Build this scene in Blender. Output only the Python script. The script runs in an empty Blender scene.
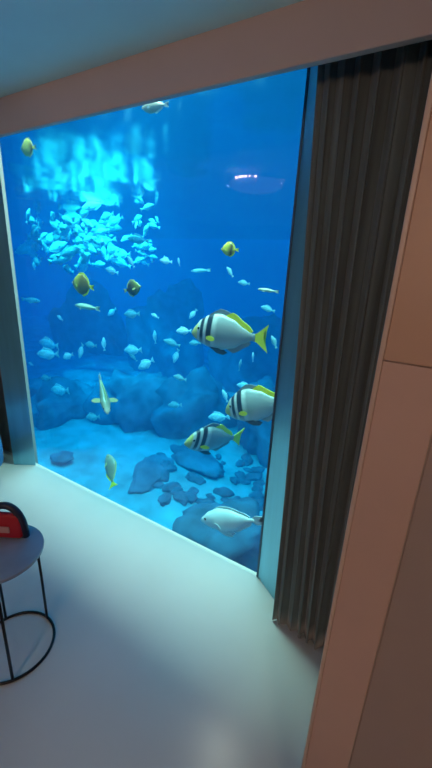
import bpy, bmesh, math, random
from mathutils import Vector, Matrix, noise
random.seed(7)
scene = bpy.context.scene
COL = scene.collection

# ------------------------------------------------------------------ camera
CAM_H = 1.75
CAMROT = Matrix(((0.85064744, -0.19939865, 0.48645566),
                 (0.5238096, 0.24229806, -0.81664873),
                 (0.04497139, 0.9494903, 0.31055715)))
FPX = 366.0
cd = bpy.data.cameras.new('camera'); cam = bpy.data.objects.new('camera', cd)
COL.objects.link(cam)
cam.matrix_world = Matrix.Translation((0, 0, CAM_H)) @ CAMROT.to_4x4()
cd.sensor_fit = 'VERTICAL'; cd.sensor_height = 24.0; cd.lens = 24.0 * FPX / 768.0
cd.clip_start = 0.02; cd.clip_end = 200
scene.camera = cam

# ------------------------------------------------------------------ world, lights, exposure
scene.view_settings.view_transform = 'Standard'
scene.view_settings.look = 'None'
scene.view_settings.gamma = 1.0
scene.view_settings.use_curve_mapping = False
scene.view_settings.exposure = 0.0
scene.cycles.volume_bounces = 1
scene.cycles.max_bounces = 10
scene.cycles.transparent_max_bounces = 12

world = bpy.data.worlds.new('open_water'); scene.world = world
world.use_nodes = True
wn = world.node_tree.nodes; wl = world.node_tree.links
wn.clear()
wo = wn.new('ShaderNodeOutputWorld'); wb = wn.new('ShaderNodeBackground')
tc = wn.new('ShaderNodeTexCoord'); sp = wn.new('ShaderNodeSeparateXYZ'); cr = wn.new('ShaderNodeValToRGB')
mr = wn.new('ShaderNodeMapRange'); mr.inputs[1].default_value = -1; mr.inputs[2].default_value = 1
wl.new(tc.outputs['Generated'], sp.inputs[0]); wl.new(sp.outputs[2], mr.inputs[0]); wl.new(mr.outputs[0], cr.inputs[0])
wl.new(cr.outputs[0], wb.inputs[0]); wl.new(wb.outputs[0], wo.inputs[0])
els = cr.color_ramp.elements
els[0].position = 0.0; els[0].color = (0.0, 0.05, 0.25, 1)
els[1].position = 1.0; els[1].color = (0.02, 0.40, 0.90, 1)
for p, c in ((0.40, (0.0, 0.07, 0.32, 1)), (0.52, (0.0, 0.085, 0.36, 1)), (0.66, (0.0, 0.12, 0.48, 1)), (0.8, (0.0, 0.24, 0.70, 1))):
    e = els.new(p); e.color = c
wb.inputs[1].default_value = 1.1

def area_lamp(name, loc, target, size, sy, power, color, spread=None):
    d = bpy.data.lights.new(name, 'AREA'); d.shape = 'RECTANGLE'; d.size = size; d.size_y = sy
    d.energy = power; d.color = color
    if spread: d.spread = math.radians(spread)
    o = bpy.data.objects.new(name, d); COL.objects.link(o); o.location = loc
    o.rotation_euler = (Vector(target) - Vector(loc)).to_track_quat('-Z', 'Y').to_euler()
    return o
def spot_lamp(name, loc, target, power, color, angle, blend=0.6, r=0.1):
    d = bpy.data.lights.new(name, 'SPOT'); d.energy = power; d.color = color
    d.spot_size = math.radians(angle); d.spot_blend = blend; d.shadow_soft_size = r
    o = bpy.data.objects.new(name, d); COL.objects.link(o); o.location = loc
    o.rotation_euler = (Vector(target) - Vector(loc)).to_track_quat('-Z', 'Y').to_euler()
    return o
# floodlights hanging over the tank, above the water in front of the pane
area_lamp('tank_floodlight', (-1.7, 2.2, 5.4), (-1.72, 1.60, 0), 3.2, 0.75, 1330, (0.37, 0.58, 0.50))
spot_lamp('tank_spotlight', (-1.27, 2.65, 4.0), (-0.6, 1.2, 0), 45, (1.0, 0.85, 0.65), 26, r=0.03)
# lamps over the school and over the sea bed
area_lamp('reef_floodlight', (-5.0, 5.0, 5.4), (-5.0, 4.6, -2), 5.0, 3.0, 130, (0.10, 0.80, 1.0), 75)
spot_lamp('school_spotlight', (-7.4, 4.3, 6.4), (-7.9, 6.2, 2.4), 4300, (0.10, 0.95, 1.0), 38)
spot_lamp('school_spotlight', (-5.4, 4.3, 6.4), (-6.0, 6.2, 2.4), 4300, (0.10, 0.95, 1.0), 34)
# warm lamp behind the camera in the room
area_lamp('entry_lamp', (0.1, -2.6, 2.3), (0.2, 0.9, 1.3), 0.6, 0.6, 26, (1.0, 0.60, 0.42))

# ------------------------------------------------------------------ projection helper (pixel -> point on plane y = Y / z = Z)
EYE = Vector((0, 0, CAM_H))
def ray(u, v): return CAMROT @ Vector((u - 216, 384 - v, -FPX))
def at(u, v, Y):
    r = ray(u, v); return EYE + r * (Y / r.y)
def atz(u, v, z):
    r = ray(u, v); return EYE + r * ((z - CAM_H) / r.z)

# ------------------------------------------------------------------ materials
def mat(name, color, rough=0.5, metal=0.0, spec=0.5, noise_amt=0.0, noise_scale=5.0, bump=0.0, sheen=0.0, stretch=(1, 1, 1)):
    m = bpy.data.materials.new(name); m.use_nodes = True
    nt = m.node_tree; b = nt.nodes['Principled BSDF']
    b.inputs['Base Color'].default_value = (*color, 1); b.inputs['Roughness'].default_value = rough
    b.inputs['Metallic'].default_value = metal; b.inputs['Specular IOR Level'].default_value = spec
    if sheen: b.inputs['Sheen Weight'].default_value = sheen
    t = nt.nodes.new('ShaderNodeTexCoord'); mp = nt.nodes.new('ShaderNodeMapping'); mp.inputs['Scale'].default_value = stretch
    nt.links.new(t.outputs['Object'], mp.inputs[0])
    n = nt.nodes.new('ShaderNodeTexNoise'); n.inputs['Scale'].default_value = noise_scale; n.inputs['Detail'].default_value = 5
    nt.links.new(mp.outputs[0], n.inputs['Vector'])
    if noise_amt:
        r = nt.nodes.new('ShaderNodeValToRGB')
        r.color_ramp.elements[0].position = 0.3; r.color_ramp.elements[1].position = 0.7
        r.color_ramp.elements[0].color = (*[c * (1 - noise_amt) for c in color], 1)
        r.color_ramp.elements[1].color = (*[min(1, c * (1 + noise_amt)) for c in color], 1)
        nt.links.new(n.outputs['Fac'], r.inputs[0]); nt.links.new(r.outputs[0], b.inputs['Base Color'])
    if bump:
        bp = nt.nodes.new('ShaderNodeBump'); bp.inputs['Strength'].default_value = bump; bp.inputs['Distance'].default_value = 0.02
        nt.links.new(n.outputs['Fac'], bp.inputs['Height']); nt.links.new(bp.outputs[0], b.inputs['Normal'])
    return m
def emit(name, color, s):
    m = mat(name, color); b = m.node_tree.nodes['Principled BSDF']
    b.inputs['Emission Color'].default_value = (*color, 1); b.inputs['Emission Strength'].default_value = s
    return m
def banded(name, stops, belly=None, rough=0.35):
    """skin colour by local x (nose at -0.5, tail at +0.5), CONSTANT-ish bands, belly tint by local z"""
    m = mat(name, stops[0][1], rough); nt = m.node_tree; b = nt.nodes['Principled BSDF']
    t = nt.nodes.new('ShaderNodeTexCoord'); s = nt.nodes.new('ShaderNodeSeparateXYZ'); r = nt.nodes.new('ShaderNodeValToRGB')
    nt.links.new(t.outputs['Object'], s.inputs[0])
    ad = nt.nodes.new('ShaderNodeMath'); ad.operation = 'ADD'; ad.inputs[1].default_value = 0.5
    # bands bend with height
    mu = nt.nodes.new('ShaderNodeMath'); mu.operation = 'MULTIPLY_ADD'; mu.inputs[1].default_value = -0.10
    nt.links.new(s.outputs[2], mu.inputs[0]); nt.links.new(s.outputs[0], mu.inputs[2])
    nt.links.new(mu.outputs[0], ad.inputs[0]); nt.links.new(ad.outputs[0], r.inputs[0])
    el = r.color_ramp.elements
    el[0].position = stops[0][0]; el[0].color = (*stops[0][1], 1)
    el[1].position = stops[-1][0]; el[1].color = (*stops[-1][1], 1)
    for p, c in stops[1:-1]:
        e = el.new(p); e.color = (*c, 1)
    out = r.outputs[0]
    if belly:
        mr = nt.nodes.new('ShaderNodeMapRange'); mr.inputs[1].default_value = -0.03; mr.inputs[2].default_value = -0.14
        nt.links.new(s.outputs[2], mr.inputs[0])
        mx = nt.nodes.new('ShaderNodeMix'); mx.data_type = 'RGBA'; mx.inputs[7].default_value = (*belly, 1)
        f = nt.nodes.new('ShaderNodeMath'); f.operation = 'MULTIPLY'; f.inputs[1].default_value = 0.7
        nt.links.new(mr.outputs[0], f.inputs[0]); nt.links.new(f.outputs[0], mx.inputs[0]); nt.links.new(out, mx.inputs[6]); out = mx.outputs[2]
    nt.links.new(out, b.inputs['Base Color'])
    return m

M = {}
M['floor'] = mat('cream_marble', (0.70, 0.69, 0.66), 0.24, noise_amt=0.05, noise_scale=1.6, spec=0.5)
M['ceiling'] = mat('ceiling_paint_window_blue', (0.62, 0.90, 0.99), 0.7, noise_amt=0.02)  # whitish ceiling; the window's blue light is put into its base colour
M['bulkhead'] = mat('taupe_paint', (0.55, 0.44, 0.41), 0.5, noise_amt=0.06, noise_scale=2)
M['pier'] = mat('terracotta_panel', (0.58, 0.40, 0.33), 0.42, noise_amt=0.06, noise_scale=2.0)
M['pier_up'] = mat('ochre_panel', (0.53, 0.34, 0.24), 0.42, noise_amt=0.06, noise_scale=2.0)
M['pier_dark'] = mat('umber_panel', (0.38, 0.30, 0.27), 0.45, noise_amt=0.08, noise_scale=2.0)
M['edge'] = mat('pale_edge_strip', (0.60, 0.46, 0.38), 0.35)
M['wall'] = mat('beige_wall_paint', (0.45, 0.40, 0.36), 0.7, noise_amt=0.04)
M['jamb'] = mat('steel_water_blue', (0.22, 0.56, 0.72), 0.28, metal=0.7, noise_amt=0.08, noise_scale=3, stretch=(6, 6, .5))  # steel with the water's blue reflection mixed into its base colour
M['dark_frame'] = mat('dark_frame', (0.05, 0.13, 0.22), 0.4)
M['curtain'] = mat('charcoal_curtain_cloth', (0.115, 0.15, 0.15), 0.75, noise_amt=0.25, noise_scale=40, sheen=0.3, stretch=(1, 1, .04))
M['curtain_lit'] = mat('lit_charcoal_cloth', (0.16, 0.17, 0.17), 0.75, noise_amt=0.2, noise_scale=40, sheen=0.3, stretch=(1, 1, .04))  # same charcoal cloth, lighter tone carries the window light on the left drape
M['black_metal'] = mat('black_metal', (0.012, 0.014, 0.016), 0.35, metal=0.3)
M['table'] = mat('blue_grey_glossy_top', (0.30, 0.34, 0.42), 0.18, noise_amt=0.12, noise_scale=6)
M['red'] = mat('red_leather', (0.50, 0.02, 0.035), 0.4)
M['navy'] = mat('navy_leather', (0.02, 0.03, 0.06), 0.4)
M['blue_cloth'] = mat('blue_upholstery', (0.06, 0.28, 0.5), 0.8, noise_amt=0.1, noise_scale=60)
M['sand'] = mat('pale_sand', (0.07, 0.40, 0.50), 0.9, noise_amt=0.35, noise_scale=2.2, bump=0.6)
M['rock'] = mat('reef_rock', (0.04, 0.15, 0.24), 0.9, noise_amt=0.5, noise_scale=3, bump=1.0)
M['rock_pale'] = mat('pale_reef_rock', (0.26, 0.34, 0.36), 0.9, noise_amt=0.5, noise_scale=3, bump=1.0)

# ------------------------------------------------------------------ object helpers
def link(name, bm, m, parent=None, smooth=False, kind=None):
    bmesh.ops.recalc_face_normals(bm, faces=bm.faces)
    me = bpy.data.meshes.new(name); bm.to_mesh(me); bm.free()
    if m: me.materials.append(m)
    if smooth:
        for p in me.polygons: p.use_smooth = True
    o = bpy.data.objects.new(name, me); COL.objects.link(o)
    if parent: o.parent = parent
    if kind: o['kind'] = kind
    return o
def box(bm, a, b, bevel=0.0):
    r = bmesh.ops.create_cube(bm, size=1)
    vs = r['verts']
    for v in vs:
        v.co = Vector([(a[i] + b[i]) / 2 + v.co[i] * (b[i] - a[i]) for i in range(3)])
    if bevel:
        es = list({e for v in vs for e in v.link_edges})
        bmesh.ops.bevel(bm, geom=es, offset=bevel, segments=3, affect='EDGES', profile=0.5)
def bxo(name, a, b, m, parent=None, kind=None, bevel=0.0):
    bm = bmesh.new(); box(bm, a, b, bevel); return link(name, bm, m, parent, kind=kind)
def tube(bm, pts, r, seg=10, closed=False, cap=True):
    n = len(pts); rings = []
    pts = [Vector(p) for p in pts]
    prev = None
    for i, p in enumerate(pts):
        if closed: t = (pts[(i + 1) % n] - pts[i - 1]).normalized()
        else: t = (pts[min(i + 1, n - 1)] - pts[max(i - 1, 0)]).normalized()
        if prev is None:
            u = t.orthogonal().normalized()
        else:
            u = (prev - t * prev.dot(t)).normalized()
        prev = u; w = t.cross(u)
        rr = r[i] if isinstance(r, (list, tuple)) else r
        rings.append([bm.verts.new(p + (u * math.cos(a) + w * math.sin(a)) * rr) for a in [2 * math.pi * k / seg for k in range(seg)]])
    for i in range(n if closed else n - 1):
        A = rings[i]; B = rings[(i + 1) % n]
        if closed and i == n - 1:      # least-twist match
            k0 = min(range(seg), key=lambda k: (B[k].co - A[0].co).length)
            B = B[k0:] + B[:k0]
        for k in range(seg):
            bm.faces.new((A[k], A[(k + 1) % seg], B[(k + 1) % seg], B[k]))
    if cap and not closed:
        bm.faces.new(rings[0]); bm.faces.new(rings[-1][::-1])
def lathe(bm, prof, c, seg=48):
    rings = []
    for r, z in prof:
        if r < 1e-6: rings.append([bm.verts.new((c[0], c[1], c[2] + z))])
        else: rings.append([bm.verts.new((c[0] + r * math.cos(2 * math.pi * k / seg), c[1] + r * math.sin(2 * math.pi * k / seg), c[2] + z)) for k in range(seg)])
    for A, B in zip(rings, rings[1:]):
        for k in range(seg):
            q = (k + 1) % seg
            if len(A) == 1 and len(B) > 1: bm.faces.new((A[0], B[q], B[k]))
            elif len(B) == 1 and len(A) > 1: bm.faces.new((A[k], A[q], B[0]))
            elif len(A) > 1: bm.faces.new((A[k], A[q], B[q], B[k]))
def empty(name, loc, label, cat, group=None):
    o = bpy.data.objects.new(name, None); COL.objects.link(o); o.location = loc; o.empty_display_size = 0.1
    o['label'] = label; o['category'] = cat
    if group: o['group'] = group
    return o
def tag(o, label, cat, group=None):
    o['label'] = label; o['category'] = cat
    if group: o['group'] = group
    return o
def copy_tree(o, parent=None):
    kids = [c for c in scene.objects if c.parent == o]
    c = o.copy(); COL.objects.link(c)
    if parent: c.parent = parent
    for k in kids: copy_tree(k, c)
    return c

# ------------------------------------------------------------------ room shell
D = 1.63; WL = -2.76; WR = -0.628; WT = 2.62; CZ = 2.488
S = 'structure'
bxo('floor', (-4.2, -3.6, -0.12), (1.9, D, 0.0), M['floor'], kind=S)
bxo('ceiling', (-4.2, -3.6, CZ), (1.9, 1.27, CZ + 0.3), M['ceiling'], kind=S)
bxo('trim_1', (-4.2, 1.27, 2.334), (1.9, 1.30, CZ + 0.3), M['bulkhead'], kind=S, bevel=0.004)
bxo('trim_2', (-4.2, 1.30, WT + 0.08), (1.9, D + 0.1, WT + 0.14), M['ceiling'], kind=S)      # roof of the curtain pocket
bxo('wall_left', (-4.3, -3.6, 0), (-4.2, D + 0.1, 2.8), M['wall'], kind=S)
bxo('wall_right', (1.9, -3.6, 0), (2.0, D + 0.1, 2.8), M['wall'], kind=S)
bxo('wall_back', (-4.2, -3.7, 0), (1.9, -3.6, 2.8), M['wall'], kind=S)
bm = bmesh.new()
box(bm, (-4.2, D, -0.12), (WL - 0.18, D + 0.12, 2.8)); box(bm, (WR + 0.17, D, -0.12), (1.9, D + 0.12, 2.8))
box(bm, (WL - 0.18, D, WT + 0.08), (WR + 0.17, D + 0.12, 2.8)); box(bm, (WL - 0.18, D + 0.005, -0.12), (WR + 0.17, D + 0.05, -0.03))
link('wall_front', bm, M['wall'], kind=S)

# slanted window jambs
def prism(bm, poly, z0, z1):
    A = [bm.verts.new((x, y, z0)) for x, y in poly]; B = [bm.verts.new((x, y, z1)) for x, y in poly]
    n = len(poly)
    for i in range(n): bm.faces.new((A[i], A[(i + 1) % n], B[(i + 1) % n], B[i]))
    bm.faces.new(A[::-1]); bm.faces.new(B)
win = bpy.data.objects.new('window_1', None); COL.objects.link(win); win['kind'] = S
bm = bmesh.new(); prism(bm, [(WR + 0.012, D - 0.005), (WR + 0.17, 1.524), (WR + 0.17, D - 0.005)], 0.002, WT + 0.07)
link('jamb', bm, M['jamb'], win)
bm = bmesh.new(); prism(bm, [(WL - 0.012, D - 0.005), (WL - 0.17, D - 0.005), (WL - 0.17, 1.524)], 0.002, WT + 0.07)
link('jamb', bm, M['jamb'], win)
bxo('dark_seal', (WR + 0.002, D - 0.008, 0.002), (WR + 0.013, D + 0.1, WT + 0.07), M['dark_frame'], win)
# the acrylic pane
g = bpy.data.materials.new('clear_acrylic'); g.use_nodes = True; nt = g.node_tree; nt.nodes.clear()
go = nt.nodes.new('ShaderNodeOutputMaterial'); mx = nt.nodes.new('ShaderNodeMixShader'); tr = nt.nodes.new('ShaderNodeBsdfTransparent')
gl = nt.nodes.new('ShaderNodeBsdfGlossy'); gl.inputs['Roughness'].default_value = 0.02; fr = nt.nodes.new('ShaderNodeFresnel'); fr.inputs[0].default_value = 1.49
tr.inputs[0].default_value = (0.97, 0.99, 1, 1)
nt.links.new(fr.outputs[0], mx.inputs[0]); nt.links.new(tr.outputs[0], mx.inputs[1]); nt.links.new(gl.outputs[0], mx.inputs[2]); nt.links.new(mx.outputs[0], go.inputs[0])
bm = bmesh.new()
vs = [bm.verts.new(p) for p in ((WL - 0.15, D + 0.004, -0.1), (WR + 0.15, D + 0.004, -0.1), (WR + 0.15, D + 0.004, WT + 0.09), (WL - 0.15, D + 0.004, WT + 0.09))]
bm.faces.new(vs)
link('glass_pane', bm, g, win)

# ------------------------------------------------------------------ pier and panels at the right
PY = 0.90; XA = -0.0975; XB = 0.034
bxo('wall_side', (XA + 0.006, PY, 0), (1.9, PY + 0.10, CZ), M['wall'], kind=S)
bxo('trim_3', (XA - 0.006, PY - 0.014, 0.0), (XA + 0.006, PY + 0.104, CZ), M['edge'], kind=S, bevel=0.003)
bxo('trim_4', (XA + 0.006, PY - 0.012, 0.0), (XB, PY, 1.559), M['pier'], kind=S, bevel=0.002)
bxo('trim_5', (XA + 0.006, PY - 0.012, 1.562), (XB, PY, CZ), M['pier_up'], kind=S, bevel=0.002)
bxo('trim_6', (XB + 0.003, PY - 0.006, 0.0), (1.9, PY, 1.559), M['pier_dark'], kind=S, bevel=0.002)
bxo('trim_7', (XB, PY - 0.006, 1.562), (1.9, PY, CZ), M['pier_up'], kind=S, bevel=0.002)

# ------------------------------------------------------------------ curtains
def curtain_mesh(x0, x1, yc, z0, z1, folds, amp, seed, hem=0.012, lean=0.0):
    rnd = random.Random(seed)
    N = folds * 10; ZN = 24; bm = bmesh.new(); rows = []
    ph = [rnd.uniform(-.5, .5) for _ in range(folds + 2)]; am = [rnd.uniform(.45, 1.4) for _ in range(folds + 2)]
    for j in range(ZN + 1):
        tz = j / ZN; row = []
        for i in range(N + 1):
            t = i / N; f = t * folds; k = int(f); fr_ = f - k
            a = am[k] * (1 - fr_) + am[k + 1] * fr_
            p = ph[k] * (1 - fr_) + ph[k + 1] * fr_
            w = math.sin(2 * math.pi * f + p)
            w = math.copysign(abs(w) ** 0.9, w)
            flare = 1 - 0.25 * tz
            x = x0 + (x1 - x0) * t + 0.012 * math.sin(2 * math.pi * f * 2 + p) + 0.01 * math.sin(3.1 * tz + k)
            y = yc + amp * a * w * flare + 0.006 * math.sin(5 * tz + f)
            x += lean * tz * (1 - t)
            z = z0 + (z1 - z0) * tz + (hem * 0.3 * math.sin(f * 2.1 + 1) * (1 - tz) ** 6)
            row.append(bm.verts.new((x, y, z)))
        rows.append(row)
    for j in range(ZN):
        for i in range(N): bm.faces.new((rows[j][i], rows[j][i + 1], rows[j + 1][i + 1], rows[j + 1][i]))
    return bm
def curtain(x0, x1, yc, folds, amp, seed, m, label, lean=0.0):
    e = empty('curtain', ((x0 + x1) / 2, yc, 0.0), label, 'curtain')
    bm = curtain_mesh(x0 - (x0 + x1) / 2, x1 - (x0 + x1) / 2, 0, 0.006, WT - 0.0, folds, amp, seed, lean=lean)
    o = link('drape', bm, m, e, smooth=True)
    s = o.modifiers.new('thick', 'SOLIDIFY'); s.thickness = 0.004
    bxo('heading_track', (x0 - (x0 + x1) / 2 - .02, -0.015, WT - 0.005), (x1 - (x0 + x1) / 2 + .02, 0.015, WT + 0.075), M['black_metal'], e)
    return e
curtain(-0.43, 0.62, 1.42, 21, 0.030, 3, M['curtain'], 'long dark charcoal pleated curtain at the right end of the aquarium window', -0.085)
curtain(-3.75, -2.95, 1.425, 10, 0.042, 11, M['curtain_lit'], 'pleated charcoal curtain in a lit grey tone at the left end of the aquarium window')

# ------------------------------------------------------------------ ceiling lamp (seen reflected in the pane)
lx, ly = -1.63, 0.0
lamp = empty('ceiling_lamp', (lx, ly, CZ), 'round chrome-rimmed ceiling lamp with small bulbs, mirrored in the pane', 'lamp')
bm = bmesh.new(); lathe(bm, [(0.0, 0), (0.30, 0), (0.33, -0.012), (0.335, -0.03), (0.33, -0.045), (0.30, -0.045), (0.0, -0.04)], (0, 0, 0)); link('rim', bm, mat('chrome', (.8, .8, .85), .15, metal=1), lamp, smooth=True)
bm = bmesh.new(); lathe(bm, [(0.0, -0.042), (0.31, -0.046), (0.30, -0.08), (0.24, -0.12), (0.12, -0.14), (0.0, -0.145)], (0, 0, 0)); link('diffuser', bm, emit('lilac_diffuser', (0.45, 0.42, 0.85), 0.9), lamp, smooth=True)
mb = emit('warm_bulb', (1.0, 0.9, 0.82), 45)
for a in (66, 76, 84, 90, 96, 104, 8, 172):
    bm = bmesh.new(); bmesh.ops.create_icosphere(bm, subdivisions=2, radius=0.012 if 50 < a < 130 else 0.007)
    o = link('bulb', bm, mb, lamp, smooth=True); o.location = (0.335 * math.cos(math.radians(a)), 0.335 * math.sin(math.radians(a)), -0.05 if 50 < a < 130 else -0.07)

lamp.scale = (.78,) * 3
# ------------------------------------------------------------------ side table and bag
TX, TY = -1.400, 0.614
tb = empty('side_table', (TX, TY, 0), 'small round side table with blue-grey top and thin black ring base', 'side table')
bm = bmesh.new(); lathe(bm, [(0, 0.532), (0.168, 0.532), (0.174, 0.536), (0.1755, 0.543), (0.174, 0.55), (0.165, 0.5535), (0, 0.5535)], (0, 0, 0), 64)
link('tabletop', bm, M['table'], tb, smooth=True).modifiers.new('n', 'EDGE_SPLIT').split_angle = math.radians(50)
R = 0.170
bm = bmesh.new(); tube(bm, [(R * math.cos(2 * math.pi * k / 48), R * math.sin(2 * math.pi * k / 48), 0.0065) for k in range(48)], 0.0065, 8, closed=True)
link('base_ring', bm, M['black_metal'], tb, smooth=True)
for p in (floor_p for floor_p in (atz(13, 681, 0), atz(49, 617, 0), None)):
    if p is None: v = Vector((-0.95, 0.3, 0))
    else: v = Vector((p.x - TX, p.y - TY, 0))
    v = v.normalized() * (R - 0.002)
    bm = bmesh.new(); tube(bm, [(v.x, v.y, 0.006), (v.x * .99, v.y * .99, 0.27), (v.x * .96, v.y * .96, 0.534)], 0.0065, 8)
    link('leg', bm, M['black_metal'], tb, smooth=True)
# bag
q = atz(2, 548, 0.5535)
bag = empty('pouch', (q.x - 0.05, q.y + 0.06, 0.5535), 'small red pouch with thick navy curved handle on the side table', 'bag')
bag.scale = (1.25,) * 3; bag.rotation_euler = (0, 0, math.radians(30))
bm = bmesh.new(); box(bm, (-0.06, -0.022, 0.001), (0.058, 0.022, 0.095), 0.014)
for v in bm.verts:
    if v.co.z > 0.04: v.co.y *= 0.6; v.co.x *= 0.93
link('body', bm, M['red'], bag, smooth=True)
bm = bmesh.new(); tube(bm, [(0.062 * math.cos(a), 0.0, 0.002 + 0.125 * math.sin(a) ** 0.8) for a in [math.pi * k / 20 for k in range(21)]], 0.0125, 10)
link('handle', bm, M['navy'], bag, smooth=True)
bm = bmesh.new(); box(bm, (-0.02, -0.026, 0.03), (0.02, -0.02, 0.055), 0.003); link('pink_reflection', bm, mat('pale_pink_patch', (.6, .35, .35), .5), bag)  # pinkish reflection on the table, painted as a patch on the pouch

# ------------------------------------------------------------------ blue armchair, only its rounded edge is in view
q = atz(5, 474, 0.42)
ac = empty('armchair', (q.x - 0.76, q.y - 0.02, 0), 'blue upholstered armchair whose rounded edge shows beside the left curtain', 'armchair')
bm = bmesh.new(); lathe(bm, [(0, .17), (.33, .17), (.36, .20), (.365, .30), (.36, .40), (.33, .44), (0, .45)], (0, 0, 0)); link('seat', bm, M['blue_cloth'], ac, smooth=True)
bm = bmesh.new()
tube(bm, [(0.33 * math.cos(a) , 0.33 * math.sin(a), 0.52) for a in [math.radians(110 + 10 * k) for k in range(15)]], 0.07, 12)
for v in bm.verts: v.co.z = 0.60 + (v.co.z - 0.52) * 2.4
link('backrest', bm, M['blue_cloth'], ac, smooth=True)
for a in (45, 135, 225, 315):
    c_, s_ = math.cos(math.radians(a)), math.sin(math.radians(a))
    bm = bmesh.new(); tube(bm, [(.28 * c_, .28 * s_, 0), (.25 * c_, .25 * s_, .18)], [.01, .016], 8); link('leg', bm, M['black_metal'], ac)

# ------------------------------------------------------------------ tank: water body, sea bed, rocks
wbm = bmesh.new(); box(wbm, (-24, D + 0.125, -3.4), (10, 16, 2.875))
vm = bpy.data.materials.new('sea_water'); vm.use_nodes = True; nt = vm.node_tree; nt.nodes.clear()
vo = nt.nodes.new('ShaderNodeOutputMaterial'); sc_ = nt.nodes.new('ShaderNodeVolumeScatter'); ab = nt.nodes.new('ShaderNodeVolumeAbsorption'); ad = nt.nodes.new('ShaderNodeAddShader')
sc_.inputs['Color'].default_value = (0.01, 0.42, 1.0, 1); sc_.inputs['Density'].default_value = 0.05; sc_.inputs['Anisotropy'].default_value = 0.0
ab.inputs['Color'].default_value = (0.0, 0.84, 0.985, 1); ab.inputs['Density'].default_value = 0.30
nt.links.new(sc_.outputs[0], ad.inputs[0]); nt.links.new(ab.outputs[0], ad.inputs[1]); nt.links.new(ad.outputs[0], vo.inputs['Volume'])
wat = link('aquarium_water', wbm, vm); wat['kind'] = 'stuff'; tag(wat, 'clear blue sea water filling the aquarium behind the window', 'water')

# rippled underside of the water surface: mirrors what lies below it at a grazing view
sm = bpy.data.materials.new('water_surface'); sm.use_nodes = True; nt = sm.node_tree; nt.nodes.clear()
so = nt.nodes.new('ShaderNodeOutputMaterial'); sx_ = nt.nodes.new('ShaderNodeMixShader'); st = nt.nodes.new('ShaderNodeBsdfTransparent')
sg = nt.nodes.new('ShaderNodeBsdfGlossy'); sg.inputs['Roughness'].default_value = 0.13; sf_ = nt.nodes.new('ShaderNodeFresnel'); sf_.inputs[0].default_value = 1.33
nt.links.new(sf_.outputs[0], sx_.inputs[0]); nt.links.new(st.outputs[0], sx_.inputs[1]); nt.links.new(sg.outputs[0], sx_.inputs[2]); nt.links.new(sx_.outputs[0], so.inputs[0])
bm = bmesh.new(); rows = []
for j in range(161):
    y = D + 0.13 + 14.2 * j / 160
    rows.append([bm.verts.new((x, y, 2.89 + 0.008 * noise.noise(Vector((x * 1.6, y * 1.6, 9))) + 0.003 * noise.noise(Vector((x * 5, y * 2, 2))))) for x in [-23.9 + 33.8 * i / 240 for i in range(241)]])
for j in range(160):
    for i in range(240): bm.faces.new((rows[j][i], rows[j][i + 1], rows[j + 1][i + 1], rows[j + 1][i]))
surf = link('water_surface', bm, sm, smooth=True)
surf['kind'] = 'stuff'; tag(surf, 'rippled surface of the aquarium water high behind the window', 'water surface')

def bed_z(x, y):
    return -2.05 + 0.25 * noise.noise(Vector((x * .35, y * .35, 1))) + 0.07 * noise.noise(Vector((x * 1.4, y * 1.4, 4))) - 0.02 * (y - 4)
bm = bmesh.new(); NX, NY = 130, 70; rows = []
for j in range(NY + 1):
    y = D + 0.13 + (15.8 - D - 0.13) * (j / NY) ** 1.5
    rows.append([bm.verts.new((-23.8 + 33.6 * i / NX, y, bed_z(-23.8 + 33.6 * i / NX, y))) for i in range(NX + 1)])
for j in range(NY):
    for i in range(NX): bm.faces.new((rows[j][i], rows[j][i + 1], rows[j + 1][i + 1], rows[j + 1][i]))
sand = link('sea_bed', bm, M['sand'], smooth=True, kind=S)
bxo('wall_tank', (-24, D + 0.01, -3.4), (10, D + 0.05, -0.13), M['rock_pale'], kind=S)

def rock(u, v, z, sx, sy, sz, seed, label, m='rock', group=None, name='rock', rough=0.35, loc=None):
    p = loc if loc else atz(u, v, z)
    bm = bmesh.new(); bmesh.ops.create_icosphere(bm, subdivisions=4 if max(sx, sy) > .4 else 3, radius=1)
    for vt in bm.verts:
        n = noise.fractal(vt.co * 1.3 + Vector((seed * 7.1, 0, 0)), 0.8, 2.1, 4)
        n2 = noise.noise(vt.co * 4 + Vector((seed, 3, 0)))
        vt.co *= 1 + rough * n + 0.10 * n2
        vt.co = Vector((vt.co.x * sx, vt.co.y * sy, vt.co.z * sz))
    o = link(name, bm, M[m], smooth=True)
    o.location = (p.x, p.y, (bed_z(p.x, p.y) if z is None else p.z) + sz * 0.25); o.rotation_euler = (0, 0, seed)
    return tag(o, label, 'rock', group)
Z0 = -2.0
rock(228, 540, -1.6, .62, .5, .38, 1, 'dark boulder on the sand under the pale silver fish, nearest the window')
rock(152, 474, Z0, .62, .36, .12, 2, 'dark jagged rock on the bright sand, left of the barred fish nearest the sand')
rock(62, 458, Z0, .22, .22, .07, 5, 'low dark rock on the sand near the foot of the left curtain')
rock(195, 462, Z0, .7, .35, .16, 6, 'long flat dark rock just below the barred fish nearest the sand')
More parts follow.
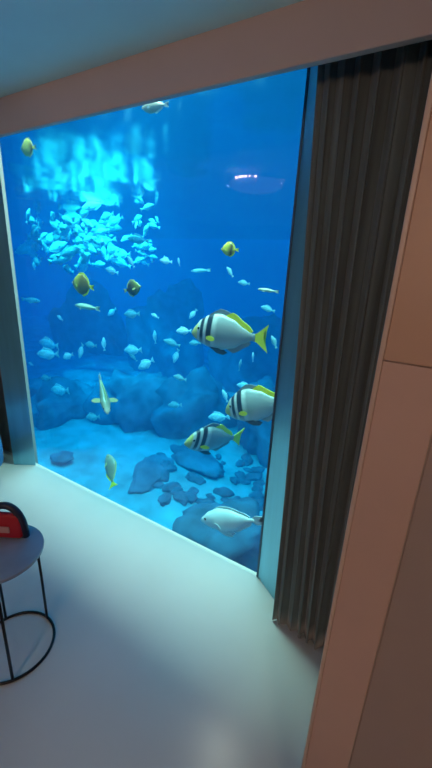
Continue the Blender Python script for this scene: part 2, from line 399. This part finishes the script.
for x, y, sz, h, lb in ((-9.6, 5.2, 1.2, .5, 'low dark reef mound at the far left, behind the left jamb'),
                         (-7.7, 5.5, 1.0, .65, 'dark reef mound behind the sand, beneath the lone pale blue fish'),
                         (-6.0, 6.3, 1.1, .95, 'tall dark reef mound behind the sand, below and right of the diving fish'),
                         (-4.5, 6.7, 1.0, .9, 'dark reef mound in the middle of the window, left of the lowest barred bream'),
                         (-3.0, 7.4, 1.1, 1.1, 'dark reef mound behind the lowest barred bream'),
                         (-1.4, 7.2, 1.2, 1.1, 'dark reef mound at the right, running behind the window jamb')):
    rock(0, 0, -9, sz, sz * .6, h, int(-x * 10), lb, 'rock', None, 'reef_rock', 0.45, Vector((x, y, bed_z(x, y))))
for x, y, sz, h, lb in ((-13.5, 11, 2.0, 2.0, 'hazy distant reef hill at the left'),
                         (-9.0, 11.5, 2.2, 2.3, 'hazy distant reef hill left of centre, the broadest'),
                         (-5.0, 11, 1.9, 1.9, 'hazy distant reef hill behind the tall dark mound'),
                         (-1.5, 11.5, 2.0, 2.2, 'hazy distant reef hill at the right, near the jamb')):
    rock(0, 0, -9, sz, sz * .6, h, int(-x * 10), lb, 'rock', None, 'distant_reef', 0.4, Vector((x, y, bed_z(x, y))))
r = random.Random(5)
for i in range(46):
    u = r.uniform(160, 262); v = r.uniform(455, 505)
    p = atz(u, v, Z0); s = r.uniform(.05, .12)
    rock(0, 0, -9, s * 1.6, s, s * .7, 60 + i, 'small dark stone among the rubble on the sand below the barred fish', 'rock', 'rubble stones on the sand', 'stone', .4, Vector((p.x, p.y, bed_z(p.x, p.y))))

# ------------------------------------------------------------------ fish
def interp(tab, x):
    for (a, b), (c, d) in zip(tab, tab[1:]):
        if x <= c:
            t = (x - a) / (c - a) if c > a else 0
            t = t * t * (3 - 2 * t) * .5 + t * .5
            return b + (d - b) * t
    return tab[-1][1]
def body_bm(top, bot, wid, n=22, seg=14):
    """nose at x=-.5, end of tail stalk at x = +.34"""
    bm = bmesh.new(); rings = []
    for i in range(n + 1):
        t = i / n; x = -0.5 + 0.84 * t
        zt, zb, w = interp(top, t), interp(bot, t), interp(wid, t)
        zc, hz = (zt + zb) / 2, (zt - zb) / 2
        rings.append([bm.verts.new((x, w * math.cos(a), zc + hz * math.sin(a))) for a in [2 * math.pi * k / seg for k in range(seg)]])
    for A, B in zip(rings, rings[1:]):
        for k in range(seg): bm.faces.new((A[k], A[(k + 1) % seg], B[(k + 1) % seg], B[k]))
    bm.faces.new(rings[0][::-1]); bm.faces.new(rings[-1])
    return bm
def plate(bm, pts, y=0.0, th=0.008, bend=0.0):
    """solid thin fin from an xz outline"""
    n = len(pts)
    A = [bm.verts.new((x, y - th / 2 + bend * x, z)) for x, z in pts]; B = [bm.verts.new((x, y + th / 2 + bend * x, z)) for x, z in pts]
    for i in range(n): bm.faces.new((A[i], A[(i + 1) % n], B[(i + 1) % n], B[i]))
    fa = bm.faces.new(A[::-1]); fb = bm.faces.new(B)
    bmesh.ops.triangulate(bm, faces=[fa, fb])
def join_mesh(name, bms, m):
    bm = bmesh.new()
    for b in bms:
        me = bpy.data.meshes.new('t'); b.to_mesh(me); b.free(); bm.from_mesh(me); bpy.data.meshes.remove(me)
    bmesh.ops.recalc_face_normals(bm, faces=bm.faces)
    me = bpy.data.meshes.new(name); bm.to_mesh(me); bm.free(); me.materials.append(m)
    for p in me.polygons: p.use_smooth = True
    return me
DEEP = dict(top=[(0, .01), (.06, .075), (.16, .16), (.32, .225), (.48, .235), (.66, .185), (.84, .09), (.95, .045), (1, .045)],
            bot=[(0, -.03), (.06, -.075), (.16, -.125), (.32, -.165), (.5, -.175), (.68, -.145), (.84, -.075), (.95, -.04), (1, -.045)],
            wid=[(0, .012), (.08, .045), (.25, .082), (.45, .085), (.7, .05), (.9, .018), (1, .012)])
DISC = dict(top=[(0, .0), (.08, .05), (.2, .19), (.4, .31), (.6, .33), (.8, .23), (.93, .06), (1, .05)],
            bot=[(0, -.03), (.08, -.07), (.2, -.19), (.4, -.29), (.6, -.31), (.8, -.22), (.93, -.06), (1, -.05)],
            wid=[(0, .012), (.1, .05), (.3, .08), (.6, .07), (.85, .03), (1, .012)])
OVAL = dict(top=[(0, .0), (.06, .045), (.2, .115), (.4, .165), (.6, .15), (.8, .08), (.93, .03), (1, .025)],
            bot=[(0, -.03), (.06, -.06), (.2, -.13), (.42, -.175), (.6, -.155), (.8, -.08), (.93, -.03), (1, -.025)],
            wid=[(0, .012), (.1, .05), (.35, .085), (.6, .07), (.85, .03), (1, .01)])
SLIM = dict(top=[(0, .0), (.08, .04), (.3, .075), (.6, .065), (.9, .025), (1, .022)],
            bot=[(0, -.02), (.08, -.045), (.3, -.08), (.6, -.065), (.9, -.025), (1, -.022)],
            wid=[(0, .01), (.1, .035), (.4, .055), (.7, .04), (1, .01)])
PLUMP = dict(top=SLIM['top'], bot=SLIM['bot'], wid=[(0, .02), (.1, .075), (.35, .11), (.6, .08), (.85, .04), (1, .03)])
DEEP['top'] = [(a, b * 1.1) for a, b in DEEP['top']]; DEEP['bot'] = [(a, b * 1.1) for a, b in DEEP['bot']]
def fork(h=.17, notch=.445, x0=.32, x1=.5):
    return [(x0, .038), (x0 + .05, .06), (x1 - .04, h * .8), (x1, h), (x1 - .02, h * .55), (notch, .0), (x1 - .02, -h * .55), (x1, -h), (x1 - .04, -h * .8), (x0 + .05, -.06), (x0, -.038)]
def arc_fin(tab, t0, t1, h, lean=.04, sgn=1, n=9, sink=.015):
    lo = []; hi = []
    for i in range(n):
        t = t0 + (t1 - t0) * i / (n - 1); x = -0.5 + .84 * t; z = interp(tab, t)
        s = i / (n - 1); k = min(1, s * 4) * (1 - .35 * s) * (1 if s < .85 else (1 - s) / .15 * .7 + .3)
        lo.append((x, z - sgn * sink)); hi.append((x + lean * s, z + sgn * h * k))
    return lo + hi[::-1]
def eye_bm(x, z, w, r, s):
    bm = bmesh.new()
    if True:
        a = bmesh.ops.create_uvsphere(bm, u_segments=10, v_segments=6, radius=r)
        for v in a['verts']: v.co = Vector((v.co.x + x, v.co.y * .5 + s * w, v.co.z + z))
    return bm
def pect_bm(x, z, w, L, drop=-.35, out=.5, hgt=.05, sides=(-1, 1), flat=False):
    """paddle fins"""
    bm = bmesh.new()
    for s in sides:
        base = [(0, .4), (.35, .95), (.7, 1), (1, .5), (1, 0), (.75, -.5), (.35, -.6), (0, -.3)]
        A = []; B = []
        for a, b in base:
            px = x + a * L * (-.2 if flat else 1) + (b * hgt if flat else 0); pz = z + a * L * drop + (0 if flat else b * hgt); py = s * (w + a * L * out)
            dy_, dz_ = (0, .004) if flat else (.003, 0)
            A.append(bm.verts.new((px, py - dy_, pz - dz_))); B.append(bm.verts.new((px, py + dy_, pz + dz_)))
        n = len(A)
        for i in range(n): bm.faces.new((A[i], A[(i + 1) % n], B[(i + 1) % n], B[i]))
        bm.faces.new(A[::-1]); bm.faces.new(B)
    return bm
black_eye = mat('fish_eye', (.01, .01, .012), .15)
def build_fish(name, shape, label, cat, skin, tail_m, dors_m, anal_m, pect_m, pelv_m=None, tail=None, dh=.07, ah=.06, pect=(-.24, -.03, .08, .13, -.3, .35), flat=False):
    e = empty(name, (0, 0, 0), label, cat)
    link('body', body_bm(**shape), skin, e, smooth=True)
    bm = bmesh.new(); plate(bm, tail or fork()); link('tail_fin', bm, tail_m, e)
    bm = bmesh.new(); plate(bm, arc_fin(shape['top'], .3, .9, dh)); link('dorsal_fin', bm, dors_m, e)
    bm = bmesh.new(); plate(bm, arc_fin(shape['bot'], .58, .9, ah, sgn=-1)); link('anal_fin', bm, anal_m, e)
    for s in (-1, 1): link('pectoral_fin', pect_bm(*pect, sides=(s,), flat=flat), pect_m, e)
    if pelv_m:
        zb = interp(shape['bot'], .34)
        for s in (-1, 1):
            bm = bmesh.new(); plate(bm, [(-.24, zb + .02), (-.12, zb + .015), (-.02, zb - .045), (-.05, zb - .065), (-.14, zb - .05)], y=.03 * s)
            link('pelvic_fin', bm, pelv_m, e)
    t = .14
    for s in (-1, 1):
        link('eye', eye_bm(-.5 + .84 * t, interp(shape['top'], t) * .38, interp(shape['wid'], t) * .93, .018, s), black_eye, e, smooth=True)
    return e
def pose(o, head, tailp, Y, yaw=0.0, roll=0.0, dY=0.0, k=1.0):
    """head/tail pixels give heading and size at distance Y; yaw turns the fish about its own up axis"""
    a = at(*head, Y - dY)
    if a.z > 2.76: Y *= (2.76 - CAM_H) / (a.z - CAM_H)
    a = at(*head, Y - dY); b = at(*tailp, Y + dY); d = a - b; L = d.length; h = d.normalized()
    up = Vector((0, 0, 1)); up = (up - h * up.dot(h))
    if up.length < .25: up = Vector((0, -1, 0)) - h * Vector((0, -1, 0)).dot(h)
    up.normalize(); X = -h; Yv = up.cross(X).normalized()
    m = Matrix((X, Yv, up)).transposed()
    m = m @ Matrix.Rotation(math.radians(yaw), 3, 'Z') @ Matrix.Rotation(math.radians(roll), 3, 'X')
    o.matrix_world = Matrix.Translation((a + b) / 2) @ m.to_4x4() @ Matrix.Diagonal((L * k, L * k, L * k, 1))
    return o

yel = mat('yellow_fin', (.98, .86, .02), .4); grey_fin = mat('grey_fin', (.25, .28, .28), .4); dark_fin = mat('dark_fin', (.06, .07, .08), .5)
pale_yel = mat('pale_yellow_fin', (.62, .58, .22), .4)
G = (.34, .36, .34); W_ = (.60, .60, .55); K = (.025, .03, .04); Yh = (.60, .52, .16)
bream_skin = banded('barred_bream_skin', [(0, Yh), (.085, Yh), (.10, W_), (.125, W_), (.14, K), (.175, K), (.19, W_), (.215, W_), (.23, K), (.285, K), (.30, W_), (.33, W_), (.37, G), (.9, G), (1, (.5, .48, .1))], belly=(.6, .62, .6))
def dorsal_split(e):
    """yellow rear half on the grey dorsal fin"""
    sh = DEEP
    bm = bmesh.new(); plate(bm, arc_fin(sh['top'], .55, .93, .075, lean=.03), th=.012); link('dorsal_fin_edge', bm, yel, e)['label'] = 'yellow rear edge of the dorsal fin'
br = build_fish('bream', DEEP, '', 'fish', bream_skin, yel, grey_fin, grey_fin, yel, dark_fin, dh=.06, pect=(-.27, -.045, .08, .13, -.1, .3, .04)); dorsal_split(br)
br['group'] = 'barred bream by the window'
specs = [((195, 331), (266, 340), 2.5, 8, 'grey barred bream with bright yellow forked tail, the uppermost of the three'),
         ((227, 410), (296, 402), 2.5, 5, 'grey barred bream with its tail hidden behind the window jamb'),
         ((197, 430), (233, 450), 2.7, 60, 'smallest and lowest of the three grey barred bream, yellow snout')]
for i, (h, t, Y, yw, lb) in enumerate(specs):
    o = br if i == 0 else copy_tree(br)
    o['label'] = lb; pose(o, h, t, Y, yw, k=(1, 1, 1.5)[i])
# pale silver fish near the sand
sil = banded('silver_skin', [(0, (.8, .85, .82)), (.5, (.72, .8, .78)), (1, (.7, .8, .8))], belly=(.95, .98, .95), rough=.22)
sf = mat('silver_fin', (.6, .7, .7), .4)
o = build_fish('silver_fish', OVAL, 'pale silver oval fish swimming low over the dark boulder by the window corner', 'fish', sil, sf, sf, sf, sf, sf, tail=fork(.07, .40), dh=.03, ah=.03)
pose(o, (201, 519), (266, 521), 2.15, 0)
# fish nosing downward
sk = banded('olive_skin', [(0, (.8, .5, .4)), (.15, (.4, .3, .2)), (.4, (.2, .18, .12)), (.8, (.35, .3, .2)), (1, (.7, .7, .65))])
o = build_fish('diving_fish', PLUMP, 'olive fish diving head down with its side fins spread', 'fish', sk, mat('cream_fin', (.6, .6, .5), .4), pale_yel, pale_yel, mat('ochre_fin', (.45, .30, .12), .4),
               dh=.05, ah=.04, tail=fork(.05, .42), pect=(-.17, 0, .06, .12, 0, 1.9, .07), flat=True)
pose(o, (108, 414), (99, 374), 2.7, 0, roll=12, dY=.10)
# small fish with yellow tail
sk = banded('grey_green_skin', [(0, (.4, .38, .22)), (.3, (.24, .27, .22)), (.75, (.28, .30, .2)), (1, (.75, .70, .05))])
o = build_fish('yellow_tailed_fish', DEEP, 'small grey-green fish with yellow tail, low beside the window sill', 'fish', sk, yel, pale_yel, yel, pale_yel, dh=.05, tail=fork(.2))
pose(o, (102, 457), (119, 484), 2.4, -25, roll=-10, k=1.1)
# butterflyfish
def bfly(label, stops, h, t, Y, yaw=0, roll=0, fin=None):
    fin = fin or yel
    sk = banded('butterflyfish_skin', stops)
    o = build_fish('butterflyfish', DISC, label, 'fish', sk, fin, fin, fin, fin, tail=fork(.09, .42), dh=.05, ah=.06)
    return pose(o, h, t, Y, yaw, roll)
Yb = (.75, .62, .06); Dk = (.10, .06, .02)
bfly('yellow disc-shaped butterflyfish with a dark brown back, below the school', [(0, (.8, .8, .7)), (.08, (.8, .8, .7)), (.12, Dk), (.2, Yb), (.45, (.25, .16, .03)), (.75, (.18, .12, .02)), (.9, Yb), (1, Yb)], (72, 282), (94, 288), 2.5)
bfly('small dark olive butterflyfish below the right end of the school', [(0, (.3, .3, .05)), (.5, Dk), (.8, Dk), (1, Yb)], (141, 286), (124, 291), 2.8, fin=pale_yel)
bfly('small yellow butterflyfish with a dark mark, right of the school', [(0, Yb), (.4, Yb), (.6, Dk), (.75, Yb), (1, (.5, .5, .1))], (221, 249), (239, 250), 2.6)
bfly('yellow butterflyfish near the top left corner of the window', [(0, (.6, .6, .15)), (.5, (.5, .5, .1)), (.75, Dk), (.85, Yb), (1, (.8, .8, .6))], (21, 149), (36, 147), 2.45, fin=pale_yel)
# silver grey fish under the bulkhead
sk = banded('pale_grey_skin', [(0, (.75, .75, .6)), (.2, (.5, .5, .4)), (.8, (.6, .6, .5)), (1, (.8, .8, .65))], belly=(.3, .3, .25))
o = build_fish('grey_fish', OVAL, 'grey and cream fish at the top, just under the brown bulkhead', 'fish', sk, sf, sf, sf, sf, tail=fork(.08, .42), dh=.05)
pose(o, (142, 108), (169, 104), 2.2, 0)
# slim fish
ps = mat('slim_fish_skin', (.55, .62, .42), .35); pb = mat('slim_pale_skin', (.45, .66, .62), .35)
def slim(label, h, t, Y, m=None, dy=0.0):
    m = m or ps
    o = build_fish('slender_fish', SLIM, label, 'fish', m, m, m, m, m, tail=fork(.07, .42), dh=.02, ah=.02)
    return pose(o, h, t, Y, 0, dY=dy)
slim('slender pale yellow fish just below the yellow disc-shaped butterflyfish', (75, 305), (100, 309), 2.9)
slim('slender pale green fish beside the right window jamb', (258, 289), (279, 292), 2.8)
slim('thin pale blue fish left of the slender fish by the right jamb', (191, 271), (211, 270), 5.0, pb)
slim('small slender blue fish close to the left curtain, below the school', (40, 301), (21, 299), 4.5, pb)

# ---- pale school fish: small in the photo, one mesh each, shared data
school_m = [mat('school_fish_skin', c, .35, noise_amt=.3, noise_scale=6) for c in ((.75, .85, .83), (.42, .52, .5), (.9, .95, .93))]
def school_mesh(m, nm):
    parts = [body_bm(**OVAL, n=12, seg=10)]
    b = bmesh.new(); plate(b, fork(.13, .42), th=.012); parts.append(b)
    b = bmesh.new(); plate(b, arc_fin(OVAL['top'], .25, .88, .07), th=.012); parts.append(b)
    b = bmesh.new(); plate(b, arc_fin(OVAL['bot'], .5, .88, .06, sgn=-1), th=.012); parts.append(b)
    parts.append(pect_bm(-.24, -.02, .07, .12, -.3, .5))
    return join_mesh(nm, parts, m)
SM = [school_mesh(m, 'school_fish') for m in school_m]
def school_fish(u, v, L, ang, Y, yaw, label, group=None, k=0, roll=0):
    o = bpy.data.objects.new('school_fish', SM[k]); COL.objects.link(o)
    tag(o, label, 'fish', group)
    a = math.radians(ang); dx, dy = math.cos(a) * L / 2, math.sin(a) * L / 2
    return pose(o, (u - dx, v - dy), (u + dx, v + dy), Y, yaw, roll)
r = random.Random(21)
lab = 'small pale cyan fish packed in the bright school at upper left'; grp = 'bright crowded school'
blobs = [(45, 235, 24, 22, 20), (80, 228, 24, 20, 24), (70, 262, 26, 12, 20), (105, 232, 16, 20, 14), (112, 262, 14, 10, 6), (100, 250, 40, 16, 12)]
for cx, cy, sx, sy, n in blobs:
    for i in range(n):
        school_fish(r.gauss(cx, sx * .5), r.gauss(cy, sy * .5), r.uniform(10, 19), r.choice((0, 180)) + r.uniform(-50, 50), r.uniform(5.4, 7.6), r.uniform(-50, 50), lab, grp, r.choice((0, 2, 1, 1)))
lab = 'small pale cyan fish in the looser knot at the right end of the school'; grp = 'right knot of the school'
for i in range(26):
    school_fish(r.gauss(146, 9), r.gauss(236, 14), r.uniform(8, 14), r.choice((0, 180)) + r.uniform(-70, 70), r.uniform(5.6, 7.4), r.uniform(-50, 50), lab, grp, r.choice((0, 2)))
# scattered individuals  (u, v, length px, angle, yaw, tone, label)
one = [(112, 271, 14, 20, 0, 2, 'bright pale fish just below the right part of the crowded school'),
       (131, 262, 14, 60, 0, 0, 'pale oval fish below the right knot of the school'),
       (166, 261, 13, 10, 0, 0, 'pale fish right of the small dark olive butterflyfish, level with it'),
       (179, 262, 9, 80, 0, 0, 'tiny upright pale fish right of the school'),
       (28, 216, 16, 100, 0, 2, 'upright pale fish at the left end of the school by the curtain'),
       (112, 312, 11, -40, 0, 2, 'pale fish right of the slender yellow fish'),
       (132, 314, 16, 0, 0, 1, 'dim blue fish in mid water under the dark olive butterflyfish'),
       (155, 316, 9, 30, 0, 0, 'tiny pale fish alone in open water left of the uppermost barred bream'),
       (193, 314, 12, -50, 0, 2, 'pale fish just above the snout of the uppermost barred bream'),
       (184, 331, 16, 0, 0, 2, 'oval pale fish directly in front of the snout of the uppermost barred bream'),
       (244, 283, 12, 10, 0, 1, 'dim blue fish above the uppermost barred bream'),
       (230, 272, 12, 60, 0, 1, 'dim upright blue fish under the small yellow butterflyfish'),
       (268, 309, 15, 20, 0, 1, 'dim blue fish above the yellow tail of the uppermost barred bream'),
       (274, 342, 14, 70, 0, 1, 'dim blue fish right of the bright yellow tail near the jamb'),
       (49, 344, 20, 15, 0, 0, 'pale fish, uppermost of the loose group right of the left curtain'),
       (48, 354, 18, 5, 10, 0, 'pale fish just beneath the uppermost of the loose group by the left curtain'),
       (68, 356, 11, -20, 0, 2, 'bright pale fish at the middle of the loose group by the left curtain'),
       (81, 351, 15, -75, 0, 0, 'upright pale fish at the right of the loose group by the left curtain'),
       (91, 345, 12, 10, 0, 1, 'dim round fish between two upright fish in the loose group'),
       (104, 344, 14, 85, 0, 0, 'upright pale fish at the far right of the loose group'),
       (133, 350, 18, 0, 0, 0, 'pale fish in mid water between the loose group and the barred bream'),
       (133, 357, 12, 60, 20, 1, 'dim fish tucked under the pale fish in mid water'),
       (155, 337, 14, 85, 0, 0, 'upright pale fish left of the oval pale fish'),
       (146, 364, 18, -30, 0, 2, 'bright tilted pale fish below the upright pale fish in mid water'),
       (172, 343, 16, 30, 20, 1, 'dim fish below and left of the oval pale fish'),
       (176, 356, 15, -70, 0, 0, 'pale steep fish below the dim fish in mid water'),
       (195, 343, 12, 0, 0, 1, 'dim fish below the snout of the uppermost barred bream'),
       (60, 390, 18, 5, 0, 0, 'pale blue fish alone right of the left curtain, left of the diving fish'),
       (31, 364, 6, 30, 0, 0, 'tiny pale fish closest to the left curtain halfway down'),
       (245, 386, 17, 10, 0, 2, 'bright pale fish just above the back of the middle barred bream'),
       (225, 396, 14, 70, 0, 2, 'upright pale fish in front of the middle barred bream'),
       (219, 417, 22, 0, 0, 0, 'pale fish low in front of the middle barred bream'),
       (253, 357, 10, 90, 0, 2, 'small bright fish under the yellow tail'),
       (240, 365, 12, 100, 0, 1, 'small dim fish under the belly of the uppermost barred bream'),
       (180, 378, 14, 20, 0, 1, 'dim blue fish in the middle of the dark deep water'),
       (175, 405, 14, 0, 0, 1, 'dim blue fish left of the smallest barred bream'),
       (93, 417, 14, 0, 0, 1, 'dim blue fish under the diving fish'),
       (60, 318, 8, 40, 0, 0, 'tiny pale fish left of the slender yellow fish'),
       (46, 378, 10, 0, 0, 1, 'dim little fish above the lone pale blue fish'),
       (34, 266, 8, 80, 0, 2, 'tiny bright fish at the lower left end of the school')]
for u, v, L, a, yw, k, lb in one:
    school_fish(u, v, L, a, r.uniform(4.2, 5.6), yw, lb, None, k)
